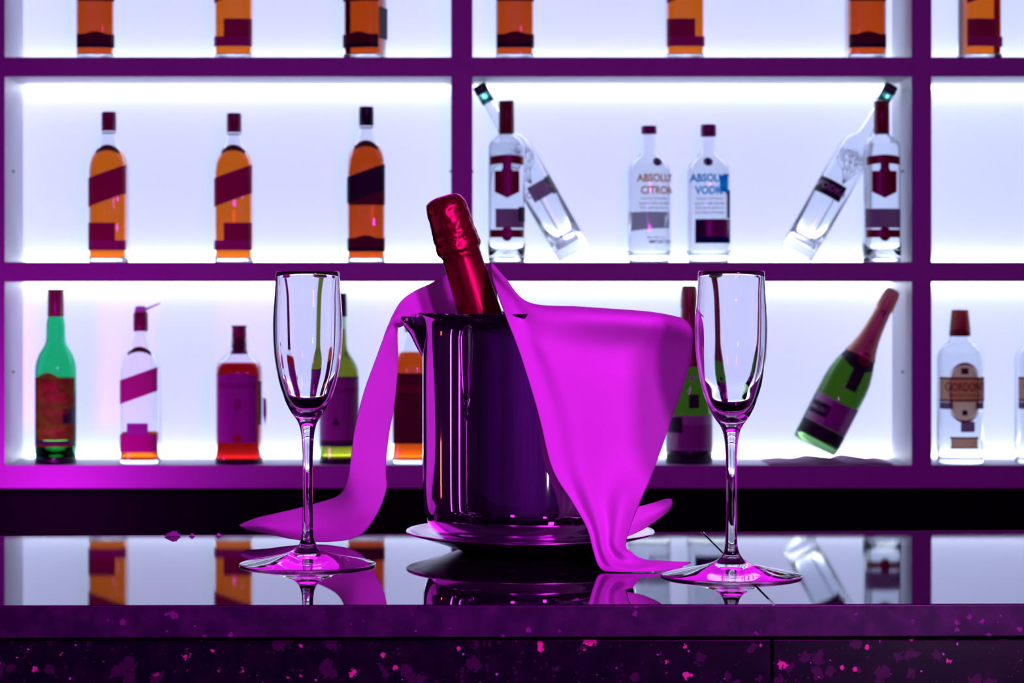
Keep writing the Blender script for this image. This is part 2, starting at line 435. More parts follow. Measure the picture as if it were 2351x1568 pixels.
v = [(-1.5, 1.72, .08), (1.7, 1.72, .08), (1.7, 2.05, .08), (-1.5, 2.05, .08)]
to_local(box('carcass', -1.5, 1.7, 1.72, 2.06, .08, TOP-.006, M['black']), ctr)

# ------------------------------------------------------------------ bottles
G_TOP, G_MID, G_LOW = 'bottles on the top shelf', 'bottles on the middle shelf', 'bottles on the bottom shelf'
SQ = [(0, 42), (3, 44), (12, 44.5), (205, 44.5), (225, 43.5), (238, 41), (248, 37), (257, 31), (264, 25.5), (272, 22), (285, 18.5), (297, 15), (303, 14), (318, 13.5)]
def striped(cx, name, label, row='mid', Y=4.655, kind='red', flip=False, spin=0, group=None, level=256, full=True, top=345):
    dark = kind == 'black'
    prof = [(h*(top-40)/305 if h > 205 else h, r) for h, r in SQ]
    b = Bottle('liquor_bottle', label, cx, Y, SHZ[row], prof, nb=4.2, blend=(200, 262), spin=spin, group=group)
    if spin: b.body.rotation_euler = (0, 0, spin)
    lq = b.liquid(level, 'whisky_dark' if dark else 'whisky')
    if spin: lq.rotation_euler = (0, 0, spin)
    st = 'lab_black' if dark else 'lab_red'
    dz = 8 if dark else 0
    b.label('stripe_label', -43, 43, lambda x: 141+dz+x*.36, lambda x: 207+dz*.3+x*.36, st)
    if dark:
        b.label('brown_patch', -40, 43, 130, lambda x: 141+dz+x*.36, 'lab_brown', off=.0003)  # brown area below the black stripe, level at the bottom
        b.label('lower_label', -42, 43, 34, lambda x: 56+5*math.cos(x/14) if abs(x) < 22 else 55, 'lab_brown')
        b.label('label_band', -42, 43, 24, 34, 'lab_black')
    else:
        f = -1 if flip else 1
        b.label('block_label', min(-43*f, 20*f), max(-43*f, 20*f), 50, 90, 'lab_red')
        b.label('lower_label', -43, 43, 27, 50, 'lab_redlt')
    # arched neck label
    b.label('neck_label', -27, 27, lambda x: 247+8*(1-(x/27)**2)+(9 if dark else 0), lambda x: 255+14*(1-(x/27)**2)+(10 if dark else 0), 'lab_brown', nu=20, nv=3)
    b.cap([(top-44, 15.5), (top-43, 17), (top-8, 17), (top-1, 17), (top, 15.5)], 'cap_black' if dark else 'cap_dark')
    b.cap([(top-50, 15.5), (top-49, 16.8), (top-45, 16.8), (top-44, 15.5)], 'clear', name='neck_ring')
    return b
# middle shelf
striped(250, 'm', 'amber whisky bottle with dark red slanted label, leftmost on the middle shelf', group=G_MID)
striped(537.5, 'm', 'amber whisky bottle with dark red slanted label, second from left on middle shelf', flip=True, group=G_MID, top=342)
striped(841, 'm', 'amber whisky bottle with black slanted label and black cap on the middle shelf', kind='black', group=G_MID, level=267, top=357)
# top shelf (cut by the photo's edge)
striped(218.5, 't', 'deep amber whisky bottle turned slightly, black label, leftmost on the top shelf', 'top', kind='black', spin=math.radians(9), group=G_TOP, top=357)
striped(537.5, 't', 'amber whisky bottle with dark red labels, second from left on the top shelf', 'top', flip=True, group=G_TOP)
t3 = striped(838, 't', 'deep amber whisky bottle turned showing a black side label, third on the top shelf', 'top', kind='black', spin=math.radians(-19), group=G_TOP, top=357)
k_ = t3.k
v = [((44.5+.6+.9*(0 if abs(q) > .5 else .3))*k_, q*44*k_, h*k_) for q in (-.62, -.3, .0, .3, .62) for h in (46, 118)]
o = obj('side_label', v, [(2*i, 2*i+2, 2*i+3, 2*i+1) for i in range(4)], M['lab_black'], t3.root); o.rotation_euler = (0, 0, t3.spin)
striped(1182, 't', 'deep amber whisky bottle with black band label, right of the middle upright on top shelf', 'top', kind='black', group=G_TOP, top=357)
striped(1571.5, 't', 'amber whisky bottle with dark red block label, middle of the right bay top shelf', 'top', group=G_TOP)
striped(1986.5, 't', 'deep amber whisky bottle with black band beside the right upright on the top shelf', 'top', kind='black', group=G_TOP, top=357)
striped(2249, 't', 'amber whisky bottle turned showing dark sides, rightmost on the top shelf', 'top', spin=math.radians(12), group=G_TOP)

# red-capped vodka bottles
VOD = [(0, 40), (3, 42.5), (10, 43), (50, 43), (54, 42), (58, 41.5), (250, 41.5), (266, 41), (277, 37), (284, 29), (290, 21), (296, 17.5), (310, 15)]
def red_vodka(cx, label, tax):
    b = Bottle('vodka_bottle', label, cx, 4.645, SHZ['mid'], VOD, nb=2.6, blend=(240, 290), group=G_MID, wall=2.2)
    b.liquid(272, 'clear_liquid')
    b.label('arched_label', -38, 38, lambda x: 221+4*math.cos(x/26), lambda x: 240+5*math.cos(x/26), 'cap_red', nv=3)
    b.label('shield_label', -28, 28, lambda x: 146+abs(x)*.5, lambda x: 208+(5 if abs(x) < 12 else 0), 'cap_red')
    b.label('shield_neck', -10, 10, 208, 226, 'cap_red', nu=8, nv=3)
    b.label('lower_label', -40 if not tax else -26, 40, 78, 122, 'lab_grey')
    b.label('ribbon_label', -38, 38, 56, 74, 'cap_red', off=.0007)
    b.label('medallion', -13, 13, lambda x: 64-math.sqrt(max(0, 170-x*x))*1.25, lambda x: 64+math.sqrt(max(0, 170-x*x))*1.35, 'cap_red', off=.0011, nu=16)
    if tax: b.label('tax_label', 26, 41, 92, 126, 'lab_black', off=.0009, nu=8)
    b.cap([(294, 16.5), (295, 18), (368, 17.5), (370, 16)], 'cap_red')
    if tax: b.label('tax_strip', 2, 13, 345, 370.5, 'cap_black', off=.0018, nu=6)
    return b
red_vodka(1163, 'clear vodka bottle with red cap and shield label beside the middle upright', True)
red_vodka(2024, 'clear vodka bottle with red cap and shield label in the right corner of middle shelf', False)

# leaning frosted vodka bottles
LEAN = [(0, 37), (3, 39.5), (10, 40), (268, 40), (284, 38), (298, 31), (308, 21), (318, 16.5), (340, 14), (395, 12.5), (410, 12.5)]
def leaning(cx, sgn, label):
    b = Bottle('frosted_vodka_bottle', label, cx, 4.715, SHZ['mid'], LEAN, tilt=sgn*math.radians(29.5), group=G_MID, glassm='frost', wall=3, base=24)
    b.label('band_label', -22 if sgn < 0 else -39, 39 if sgn < 0 else 22, 146, 184, 'lab_grey' if sgn < 0 else 'lab_black', nv=3)
    if sgn < 0: b.label('tax_label', 24, 39, 142, 186, 'cap_black', off=.0007, nu=6)
    b.text('VODKA', -8, 166, 15, 'ink_pale', bold=.3)
    # engraved bare tree with fine branches
    v, f = [], []
    random.seed(3 if sgn < 0 else 5)
    def twig(x, h, ang, ln, wd, dep):
        x2, h2 = x+math.sin(ang)*ln, h+math.cos(ang)*ln
        if abs(x2) > 36 or h2 > 285: return
        nx, nh = math.cos(ang)*wd, -math.sin(ang)*wd
        i = len(v)
        for q in ((x-nx, h-nh), (x+nx, h+nh), (x2+nx*.6, h2+nh*.6), (x2-nx*.6, h2-nh*.6)): v.append(b.pt(q[0], q[1], .0003))
        f.append((i, i+1, i+2, i+3))
        if dep:
            for d in (-.55, .1, .6): twig(x2, h2, ang+d+random.uniform(-.2, .2), ln*random.uniform(.62, .85), wd*.65, dep-1)
    twig(8*sgn, 38, 0, 110, 1.5, 0)
    for d in (-.5, -.2, .1, .4): twig(8*sgn, 188, d, 30, 1.0, 4)
    obj('tree_engraving', v, f, M['ink_plum'], b.root, smooth=False)
    b.cap([(398, 13), (399, 15), (440, 15), (444, 13.5)], 'cap_teal')
    b.cap([(424, 15.2), (425, 16.2), (443, 16.2), (445, 14)], 'cap_black', name='cap_top')
    return b
leaning(1829, 1, 'frosted vodka bottle leaning right against the wall, behind the right red-capped bottle')
leaning(1318, -1, 'frosted vodka bottle leaning left, behind the red-capped bottle by the middle upright')

# two straight round-shouldered vodka bottles
ABS = [(0, 44), (4, 48), (14, 50.5), (30, 51), (195, 51), (210, 50), (222, 46.5), (232, 39), (240, 29), (246, 21), (252, 18), (262, 16.5), (290, 16), (296, 16.5), (302, 16)]
def flatvodka(cx, label, kind):
    b = Bottle('vodka_bottle', label, cx, 4.65, SHZ['mid'], ABS, group=G_MID, glassm='clear' if kind == 'blue' else 'frost' if False else 'clear', wall=3, base=16)
    b.liquid(226, 'clear_liquid')
    s = 0 if kind == 'blue' else 12
    ink = 'ink_blue' if kind == 'blue' else 'ink_copper'
    b.text('ABSOLUT', (0 if kind == 'blue' else 14), 191, 18, ink, sx=.82, bold=.9)
    b.text('VODKA' if kind == 'blue' else 'CITRON', (2 if kind == 'blue' else 16), 163, 18, ink, sx=.82, bold=.9)
    for i, h in enumerate((145, 134, 124, 113)):
        b.text(('Country of Sweden', 'superb vodka distilled', 'from grain grown in', 'rich fields of Sweden')[i], s*.8-2, h, 6.2, 'ink_grey', bold=.05, sx=.9)
    xm = 16 if kind != 'blue' else -5
    b.label('seal', xm-11, xm+11, lambda x: 229-math.sqrt(max(0, 121-(x-xm)**2))*.9, lambda x: 229+math.sqrt(max(0, 121-(x-xm)**2))*.9, 'ink_grey', nu=14)
    b.label('seal_portrait', xm-4, xm+4, 222, 236, 'ink_dark', off=.0008, nu=5)
    if kind == 'blue':
        b.label('tax_label', 20, 41, 160, 198, 'ink_blue', off=.0006, nu=8)
        b.label('tax_strip', 38, 46.5, 100, 165, 'ink_dark', off=.0006, nu=5)
        b.label('import_label', -34, 47, 43, 98, 'ink_dark', off=.0007)
        b.label('import_label_print', -12, 44, 58, 94, 'cap_purple', off=.0009)
        b.label('import_label_strip', -33, 44, 46, 57, 'ink_blue', off=.0010)
    else:
        b.label('back_label', -49, 49, lambda x: 58+.35*(x+49)*.6+8*math.cos(x/30), 116, 'lab_grey', back=True)
        b.text('IMPORTED', 22, 46, 8, 'ink_dark', bold=.2)
        b.text('700ml 40% vol', 10, 56, 5, 'ink_grey', bold=.05)
    b.cap([(294 if kind != 'blue' else 288, 16.5), (295 if kind != 'blue' else 289, 18), (311 if kind != 'blue' else 314, 18), (313 if kind != 'blue' else 316, 16.5)], 'cap_purple')
    return b
flatvodka(1490, 'clear vodka bottle with copper lettering and grey band, left of the blue-lettered one', 'copper')
flatvodka(1626.5, 'clear vodka bottle with blue lettering and dark square label', 'blue')

# bottom shelf
LY = 4.655
LZ = SHZ['low']
# green bottle with orange label
p = [(0, 43), (4, 46), (14, 47), (205, 47), (222, 46.5), (236, 43.5), (250, 38), (262, 31), (272, 25), (283, 22), (300, 21.5), (315, 21.5), (328, 20), (338, 17.5), (350, 16.5), (385, 16)]
b = Bottle('whisky_bottle', 'bright green whisky bottle with red and orange label, leftmost on bottom shelf', 128, LY, LZ, p, glassm='green_glass', group=G_LOW, base=14)
b.liquid(196, 'green_liquid')
b.label('front_label', -45, 45, 55, lambda x: 197+(12*math.cos((x+12)/27*PI/2) if -39 < x < 15 else 0), 'lab_jb')
b.label('label_band', -45, 45, 44, 54, 'ink_dark')
b.label('label_stripe', -45, 45, 40, 44, 'lab_jb')
b.label('tax_label', 22, 45, 92, 126, 'lab_black', off=.0008, nu=8)
b.text('RARE', -4, 150, 20, 'ink_red', bold=.6)
b.text('J&B', -12, 175, 22, 'ink_red', bold=.6)
b.text('SCOTCH WHISKY', -2, 118, 8, 'ink_red', bold=.2, sx=.8)
b.text('BLENDED', -2, 75, 9, 'ink_red', bold=.2)
b.cap([(336, 17), (337, 19), (394, 18), (398, 19.5), (399, 18)], 'cap_dark')
b.cap([(0, 44), (.3, 46.5), (10, 47.4), (13, 46.6)], 'cap_black', name='foot')
# nearly empty striped bottle with a pourer
b = Bottle('whisky_bottle', 'clear nearly empty whisky bottle with dark red slanted label and a pourer', 323, LY, LZ, [(h*.985, r*1.02) for h, r in SQ], nb=4.0, blend=(200, 262), group=G_LOW)
b.liquid(70, 'whisky_dark')
b.label('stripe_label', -44, 42, lambda x: 152+x*.36, lambda x: 207+x*.36, 'lab_redlt')
b.label('block_label', -26, 22, 68, 94, 'lab_purple', off=.0006)
b.label('lower_label', -44, 42, 28, 68, 'lab_redlt')
b.label('neck_label', -27, 27, lambda x: 247+9*(1-(x/27)**2), lambda x: 254+14*(1-(x/27)**2), 'lab_brown', nu=20, nv=3)
b.cap([(303, 15.5), (304, 17), (344, 17), (346, 15.5)], 'cap_dark')
b.cap([(346, 13), (347, 15), (355, 14), (360, 11), (361, 4)], 'cap_pale', name='pourer')
sp = lathe('pourer_spout', [(0, 3.2*b.k), (22*b.k, 2.2*b.k), (40*b.k, 1.4*b.k)], M['cap_pale'], b.root, segs=14)
sp.location = (8*b.k, 0, 351*b.k); sp.rotation_euler = (0, math.radians(66), 0)
# deep red bottle with large violet label
p = [(0, 51), (4, 54), (14, 54.5), (206, 54.5), (220, 53.5), (230, 49), (238, 41), (245, 33), (252, 27), (260, 22), (268, 18.5), (300, 16)]
b = Bottle('whisky_bottle', 'deep red whisky bottle with a large violet label and short neck', 549, LY, LZ, p, nb=3.2, blend=(205, 255), group=G_LOW, glassm='clear', base=8)
b.liquid(228, 'red_spirit')
b.label('front_label', -45, 43, 50, lambda x: 205+3*math.cos(x/18), 'lab_purple')
b.label('seal', -9, 9, lambda x: 135-math.sqrt(max(0, 81-x*x))*1.7, lambda x: 135+math.sqrt(max(0, 81-x*x))*1.7, 'cap_purple', off=.0008, nu=10)
b.label('seal', -10, 10, lambda x: 60-math.sqrt(max(0, 100-x*x)), lambda x: 60+math.sqrt(max(0, 100-x*x)), 'ink_red', off=.0008, nu=10)
b.text("Ballantine's", 0, 180, 13, 'cap_purple', bold=.3)
b.label('side_label', 46, 53, 90, 190, 'lab_black', nu=5)
b.cap([(250, 19), (252, 21), (262, 17.5), (310, 16.5), (314, 18.5), (316, 17)], 'cap_dark')
b.cap([(0, 52), (.3, 54.6), (6, 55), (9, 54)], 'cap_black', name='foot')
hang = obj('hanging_tag', [(.0, 0, 0), (.006, 0, -.004), (.007, 0, -.03), (.004, 0, -.055), (.0, 0, -.035)], [(0, 1, 2, 3, 4)], M['cap_pale'], b.root, smooth=False)
hang.location = (56*b.k, -.01, 152*b.k); mm = hang.modifiers.new('thickness', 'SOLIDIFY'); mm.thickness = .0006
# olive bottle behind the left flute
p = [(0, 42), (4, 44.5), (14, 45.5), (195, 45.5), (212, 44.5), (225, 40.5), (238, 33), (250, 25), (260, 20), (275, 18), (300, 17), (330, 16), (376, 15)]
b = Bottle('whisky_bottle', 'olive green whisky bottle with violet label, behind the left champagne flute', 779, LY, LZ, p, glassm='olive_glass', group=G_LOW, base=12)
b.liquid(308, 'olive_liquid')
b.label('front_label', -44, 44, 54, 196, 'lab_purple')
b.label('label_band', -44, 44, 40, 54, 'ink_dark')
b.label('label_edge', -44, 44, 196, 200, 'ink_dark')
b.label('emblem', -14, 2, lambda x: 88, lambda x: 88+24*max(0, 1-abs(x+6)/9), 'ink_dark', off=.0008, nu=12)
b.text('Glenlivet' if False else 'SCOTCH WHISKY', 6, 168, 9, 'cap_purple', bold=.3, sx=.8)
b.cap([(336, 16.5), (337, 18), (388, 17), (390, 16)], 'cap_black')
b.cap([(0, 42), (.3, 45), (9, 46), (12, 45)], 'cap_black', name='foot')
# orange bottle half hidden by the bucket
b = Bottle('whisky_bottle', 'amber whisky bottle with square brown label, half hidden by the ice bucket', 946, LY, LZ, [(h, r*1.03) for h, r in SQ], nb=3.6, blend=(200, 262), group=G_LOW)
b.liquid(254, 'whisky_dark')
b.label('front_label', -43, 43, 47, 208, 'lab_brown')
b.text('WHISKY', 0, 170, 16, 'ink_red', bold=.4, sx=.8)
b.cap([(301, 15.5), (302, 17), (343, 17), (345, 15.5)], 'cap_dark')
# champagne bottles
CH = [(0, 48), (4, 51.5), (12, 53), (155, 53), (180, 51), (205, 45.5), (228, 37.5), (250, 30), (275, 24), (300, 20.5), (330, 18), (352, 17), (370, 16.5), (392, 15.5)]
def champagne(cx, label, tilt=0, base_z=LZ, foil='foil_copper', Y=LY):
    b = Bottle('champagne_bottle', label, cx, Y, base_z, CH, glassm='champ_glass', group=G_LOW, tilt=tilt, base=16, wall=4)
    b.liquid(300, 'champ_liquid')
    return b
b = champagne(1582, 'upright green champagne bottle with brown foil, partly behind the right flute')
b.label('front_label', -52, 52, 32, 112, 'lab_white')
b.label('front_label_print', -30, 52, 36, 90, 'lab_purple', off=.0007)
b.label('crest_label', -52, -20, 72, 108, 'lab_black', off=.0008)
b.label('small_label', -6, 18, 128, 160, 'lab_black', off=.0006, nu=8)
b.cap([(0, 50), (.3, 53), (30, 53.8), (33, 53)], 'cap_black', name='foot')
b.label('medal', -3, 7, lambda x: 192, lambda x: 201, 'ink_pale', nu=4)
b.cap([(222, 40), (223, 40.5), (250, 31.5), (275, 25.5), (300, 22), (330, 19.5), (352, 18.5), (358, 20), (376, 19.5), (396, 18.5), (405, 17), (408, 13)], 'foil_brown', name='foil')
# tilted one resting on a dark napkin
b = champagne(1869, 'green champagne bottle with copper foil leaning right in the bottom shelf corner', tilt=math.radians(27), base_z=LZ+.012, Y=4.66)
b.label('shoulder_foil', -42, 42, lambda x: 198+.02*x*x*.5, lambda x: 236, 'lab_black', nu=30)
b.label('front_label', -51, 51, 50, lambda x: 116-3*math.cos(x/20), 'lab_white')
b.label('front_label_print', -14, 26, 52, 114, 'lab_purple', off=.0007)
b.label('crest_label', -50, -14, 68, 98, 'lab_black', off=.0008)
b.label('foot_label', -51, 51, 20, 49, 'lab_black', off=.0006)
b.text('MOET', -34, 82, 9, 'ink_pale', bold=.2)
b.label('neck_label', -8, 20, 150, 214, 'lab_black', off=.0009, nu=10)
b.cap([(232, 37.5), (233, 38), (250, 31.5), (275, 25.5), (300, 22), (330, 19.5), (350, 18.5), (357, 21), (374, 20), (392, 18.5), (402, 15), (404, 10)], 'foil_copper', name='foil')
b.label('medallion', -8, 22, lambda x: 229-math.sqrt(max(0, 225-(x-7)**2)), lambda x: 229+math.sqrt(max(0, 225-(x-7)**2)), 'cap_red', off=.0016, nu=16)
b.label('crown_print', -6, 6, 336, 350, 'lab_red', off=.0012, nu=6)
b.text('MOET & CHANDON', 2, 290, 10, 'ink_dark', rot=PI/2, off=.0012, bold=.4)
# dark crumpled napkin below it
v, f = [], []
nu, nv = 60, 10
for i in range(nu+1):
    for j in range(nv+1):
        u = i/nu; q = j/nv
        x = (1762+285*u-VX)*4.63/FPX; y = 4.606+.12*q+.003*math.sin(u*17)
        z = LZ+.0012 + (.0035+.0045*math.sin(u*9+q*2)**2+.003*math.sin(u*23+q*5))*math.sin(PI*min(1, max(0, u*1.0)))**.5 * (.35+.65*min(1, q*3))
        v.append((x, y, max(z, LZ+.0008)))
for i in range(nu):
    for j in range(nv):
        a = i*(nv+1)+j; f.append((a, a+nv+1, a+nv+2, a+1))
o = obj('crumpled_napkin', v, f, principled('mauve_cloth', (.42, .25, .42), .9)); o['label'] = 'dark mauve crumpled napkin spread under the leaning champagne bottle'; o['category'] = 'napkin'
mm = o.modifiers.new('thickness', 'SOLIDIFY'); mm.thickness = .0007; mm.offset = 1
# gin bottles
GIN = [(0, 48), (4, 50.5), (12, 51), (238, 51), (252, 49.5), (262, 45), (270, 37), (276, 29), (281, 24.5), (296, 23), (320, 20)]
def gin(cx, label):
    b = Bottle('gin_bottle', label, cx, LY, LZ, GIN, nb=2.8, blend=(235, 280), group=G_LOW, base=10)
    b.liquid(255, 'clear_liquid')
    ov = lambda x: math.sqrt(max(0, 1-(x/33)**2))
    b.label('oval_label_border', -32, 32, lambda x: 194+33*ov(x), lambda x: 194+36.5*ov(x)+2, 'ink_red', off=.0009, nu=26, nv=2)
    b.label('oval_label_border', -32, 32, lambda x: 132-34.5*ov(x)-2, lambda x: 132-31*ov(x), 'ink_red', off=.0009, nu=26, nv=2)
    for sg in (-1, 1): b.label('oval_label_border', min(29*sg, 32*sg), max(29*sg, 32*sg), 130, 196, 'ink_red', off=.0009, nu=3, nv=2)
    b.label('oval_label', -30.5, 30.5, lambda x: 166-34-31*math.sqrt(max(0, 1-(x/31)**2)), lambda x: 166+28+33*math.sqrt(max(0, 1-(x/31)**2)), 'lab_cream', off=.0007, nu=26)
    b.label('band_border', -49.5, 49.5, 143, 148, 'ink_red', off=.0013, nv=2); b.label('band_border', -49.5, 49.5, 194, 199, 'ink_red', off=.0013, nv=2)
    b.label('band_label', -49.5, 49.5, 148, 194, 'lab_cream2', off=.0013)
    b.text("GORDON'S", 3, 176, 19, 'ink_red', off=.0018, bold=.6, sx=.66)
    b.text('SPECIAL DRY LONDON GIN', 2, 157, 5.5, 'ink_red', off=.0018, bold=.1, sx=.75)
    b.label('crest', -6, 6, 112, 124, 'ink_dark', off=.0011, nu=6)
    b.label('crest', -8, 8, 206, 220, 'lab_brown', off=.0011, nu=6)
    b.label('back_label', -50, -25, 126, 142, 'lab_grey', off=.0004, nu=6)
    b.label('back_label', 25, 50, 126, 142, 'lab_grey', off=.0004, nu=6)
    b.label('tax_label', -9, 23, 74, 98, 'lab_grey', off=.0005, nu=8)
    b.label('volume_label_border', -32, 32, 59, 63, 'ink_red', off=.0009, nv=2); b.label('volume_label_border', -32, 32, 36, 39, 'ink_red', off=.0009, nv=2)
    b.label('volume_label', -30, 30, 39, 60, 'lab_cream2', off=.0008)
    b.cap([(291, 22), (292, 24.5), (305, 24), (306, 23)], 'cap_red', name='cap_ring')
    b.cap([(306, 22), (307, 24), (350, 19.5), (352, 18)], 'cap_orange')
    return b
gin(2204, 'clear gin bottle with tan oval label and orange cap, first right of the right upright')
gin(2384, 'clear gin bottle with tan label cut off by the right edge of the photo')

# ------------------------------------------------------------------ ice bucket, plate
BC = Vector(((1217-VX)*2.013/FPX, 2.013, TOP))
def ring(prof, sub=5):
    return crsp(prof, sub)
plate = lathe('plate', [(.0000, .001), (.0000, .056), (.0012, .060), (.006, .074), (.0120, .093), (.0142, .1015), (.0152, .1035), (.0165, .1030), (.0158, .0995), (.0135, .088), (.0085, .070), (.0060, .060), (.0055, .001)], M['plate_steel'], None, segs=128)
plate.location = BC; plate['label'] = 'round polished steel plate under the ice bucket'; plate['category'] = 'plate'
bk = empty('ice_bucket', BC+Vector((0, 0, .0060)), 'polished steel ice bucket holding the red-foiled bottle, draped with a napkin', 'ice bucket')
H = 1.2975-TOP-.006
R = .0897
outer = ring([(.0006, .060), (.0016, .066), (.0055, .0755), (.013, .083), (.024, .0878), (.040, .0895), (.10, R), (H-.030, R), (H-.016, R+.0003), (H-.008, R+.0022), (H-.003, R+.0050), (H, R+.0058)], 4)
inner = [(H-.0002, R+.0035), (H-.004, R+.0008), (H-.012, R-.002), (H-.03, R-.0025), (.03, R-.0025), (.012, .078), (.006, .060), (.004, .001)]
lathe('bucket_body', [(.0006, .001)]+outer+inner, M['chrome'], bk, segs=160, capA=False, capB=False)
# flared lug handles left and right
def lug(sgn):
    pr = crsp([(R-.003, H-.042, .003), (R+.002, H-.034, .006), (R+.0065, H-.026, .010), (R+.0105, H-.018, .014), (R+.0150, H-.012, .017), (R+.0178, H-.007, .018), (R+.0178, H-.003, .018)], 5)
    pts, f, n = [], [], 24
    for x, z, hw in pr:                     # solid ear: each level is a half-ellipse standing out from the body
        for k in range(n):
            a = PI*k/(n-1)
            pts.append((sgn*(R-.004+(x-R+.004)*math.sin(a)**.6), math.cos(a)*hw, z))
    m = len(pr)
    for j in range(m-1):
        for k in range(n):
            f.append((j*n+k, j*n+(k+1) % n, (j+1)*n+(k+1) % n, (j+1)*n+k))
    f += [tuple(range(n)), tuple((m-1)*n+k for k in range(n))]
    o = obj('handle', pts, f, M['chrome'], bk)
    bv = o.modifiers.new('bevel', 'BEVEL'); bv.width = .0012; bv.segments = 3; bv.limit_method = 'ANGLE'
    return o
lug(-1); lug(1)

# champagne bottle in the bucket
tilt = math.radians(-17.5)
cb = empty('champagne_bottle', (.0850, 2.000, 1.126), 'dark bottle with crinkled red foil neck standing tilted in the steel ice bucket', 'bottle', rot=(0, tilt, 0))
lathe('glass_body', crsp([(0, .020), (.001, .032), (.004, .035), (.085, .035), (.105, .033), (.135, .025), (.155, .0195), (.175, .017), (.20, .0165)], 4), M['green_glass_dark'], cb)
fp = crsp([(.150, .0212), (.160, .0195), (.175, .0180), (.200, .0171), (.222, .0163), (.2315, .0166), (.2345, .0182), (.2385, .0186), (.2425, .0180), (.247, .0183), (.252, .0180), (.262, .0174), (.270, .0170), (.2755, .0158), (.2790, .0130), (.2806, .0080), (.2810, .0030)], 6)
v, f = [], []
S = 120
for j, (z, r) in enumerate(fp):
    for k in range(S):
        a = 2*PI*k/S
        d = 0
        if z > .228:
            d = noise.noise(Vector((math.cos(a)*2.2, math.sin(a)*2.2, z*150)))*.0009 + noise.noise(Vector((math.cos(a)*6, math.sin(a)*6, z*420)))*.00035
        else:
            d = noise.noise(Vector((math.cos(a)*5, math.sin(a)*5, z*25)))*.00022
        fade = min(1, r/.01)
        v.append((math.cos(a)*(r+d*fade), math.sin(a)*(r+d*fade), z+(d*.5 if z > .27 else 0)))
for j in range(len(fp)-1):
    for k in range(S):
        f.append((j*S+k, j*S+(k+1) % S, (j+1)*S+(k+1) % S, (j+1)*S+k))
f.append(tuple((len(fp)-1)*S+k for k in range(S)))
obj('foil', v, f, M['red_foil'], cb)

# ------------------------------------------------------------------ napkin
def loft(rows, sub_r=7, sub_c=7):
    """rows of world points -> dense grid (Catmull-Rom both ways)"""
    R1 = [crsp([tuple(p) for p in r], sub_c) for r in rows]
    cols = list(zip(*R1))
    Cc = [crsp(list(c), sub_r) for c in cols]
    return [list(r) for r in zip(*Cc)]
def grid_faces(g, v, f):
    b0 = len(v); n = len(g[0])
    for r in g: v.extend(r)
    for i in range(len(g)-1):
        for j in range(n-1):
            a = b0+i*n+j; f.append((a, a+1, a+n+1, a+n))
def ybucket(px, off=.0085):
    X = (px-VX)*1.95/FPX; dx = X-BC.x
    rr = .0955+off-.004
    return BC.y-math.sqrt(rr*rr-dx*dx) if abs(dx) < rr*.985 else None
nv_, nf_ = [], []
R_rows = [
 [(1128, 604), (1160, 640), (1215, 696), (1340, 706), (1490, 717), (1566, 731)],
 [(1131, 640), (1172, 680), (1235, 724), (1355, 732), (1490, 741), (1588, 756)],
 [(1160, 722), (1200, 750), (1260, 790), (1370, 800), (1480, 800), (1588, 812)],
 [(1195, 815), (1235, 840), (1290, 865), (1380, 880), (1470, 880), (1573, 875)],
 [(1235, 945), (1270, 950), (1320, 960), (1390, 970), (1460, 970), (1541, 965)],
 [(1268, 1075), (1295, 1065), (1335, 1062), (1390, 1065), (1445, 1065), (1505, 1068)],
 [(1314, 1152), (1328, 1148), (1355, 1145), (1390, 1145), (1430, 1145), (1472, 1145)],
 [(1348, 1212), (1358, 1212), (1375, 1212), (1395, 1212), (1418, 1212), (1448, 1205)],
 [(1362, 1262), (1370, 1262), (1384, 1260), (1398, 1256), (1415, 1252), (1436, 1252)],
 [(1374, 1298), (1385, 1296), (1400, 1292), (1418, 1284), (1436, 1274), (1452, 1270)],
]
# back-side rows lying over the bucket's mouth, then the rows of the hanging front
rowsW = []
back = []
for i, (px, py) in enumerate(R_rows[0]):
    Yc = (1.985, 1.975, 1.965, 1.962, 1.968, 1.985)[i]
    back.append(W(px+2, py+6, Yc+.075))
rowsW.append(back)
cY = (1.985, 1.962, 1.940, 1.936, 1.945, 1.968)
rowsW.append([W(px, py, cY[i]) for i, (px, py) in enumerate(R_rows[0])])
fold_amp = [0, 1, -1, 1, -1, .6]
for ri, row in enumerate(R_rows[1:]):
    out = []
    for i, (px, py) in enumerate(row):
        yb_ = ybucket(px)
        if ri == 0: Yv = (1.968, 1.940, 1.913, 1.906, 1.918, 1.948)[i]
        elif ri in (1, 2, 3, 4):
            base = yb_ if yb_ else 1.945
            base = min(base, 1.948)
            Yv = base - .004*(ri-1) + fold_amp[i]*.0028
            if i == 0: Yv = min(Yv, base-.001)
        else:
            Yv = (1.9005, 1.890, 1.878, 1.868)[ri-5] + fold_amp[i]*.0035 + (.010 if i == 5 else 0)*(1 if ri < 8 else 0)
        out.append(W(px, py, Yv))
    rowsW.append(out)
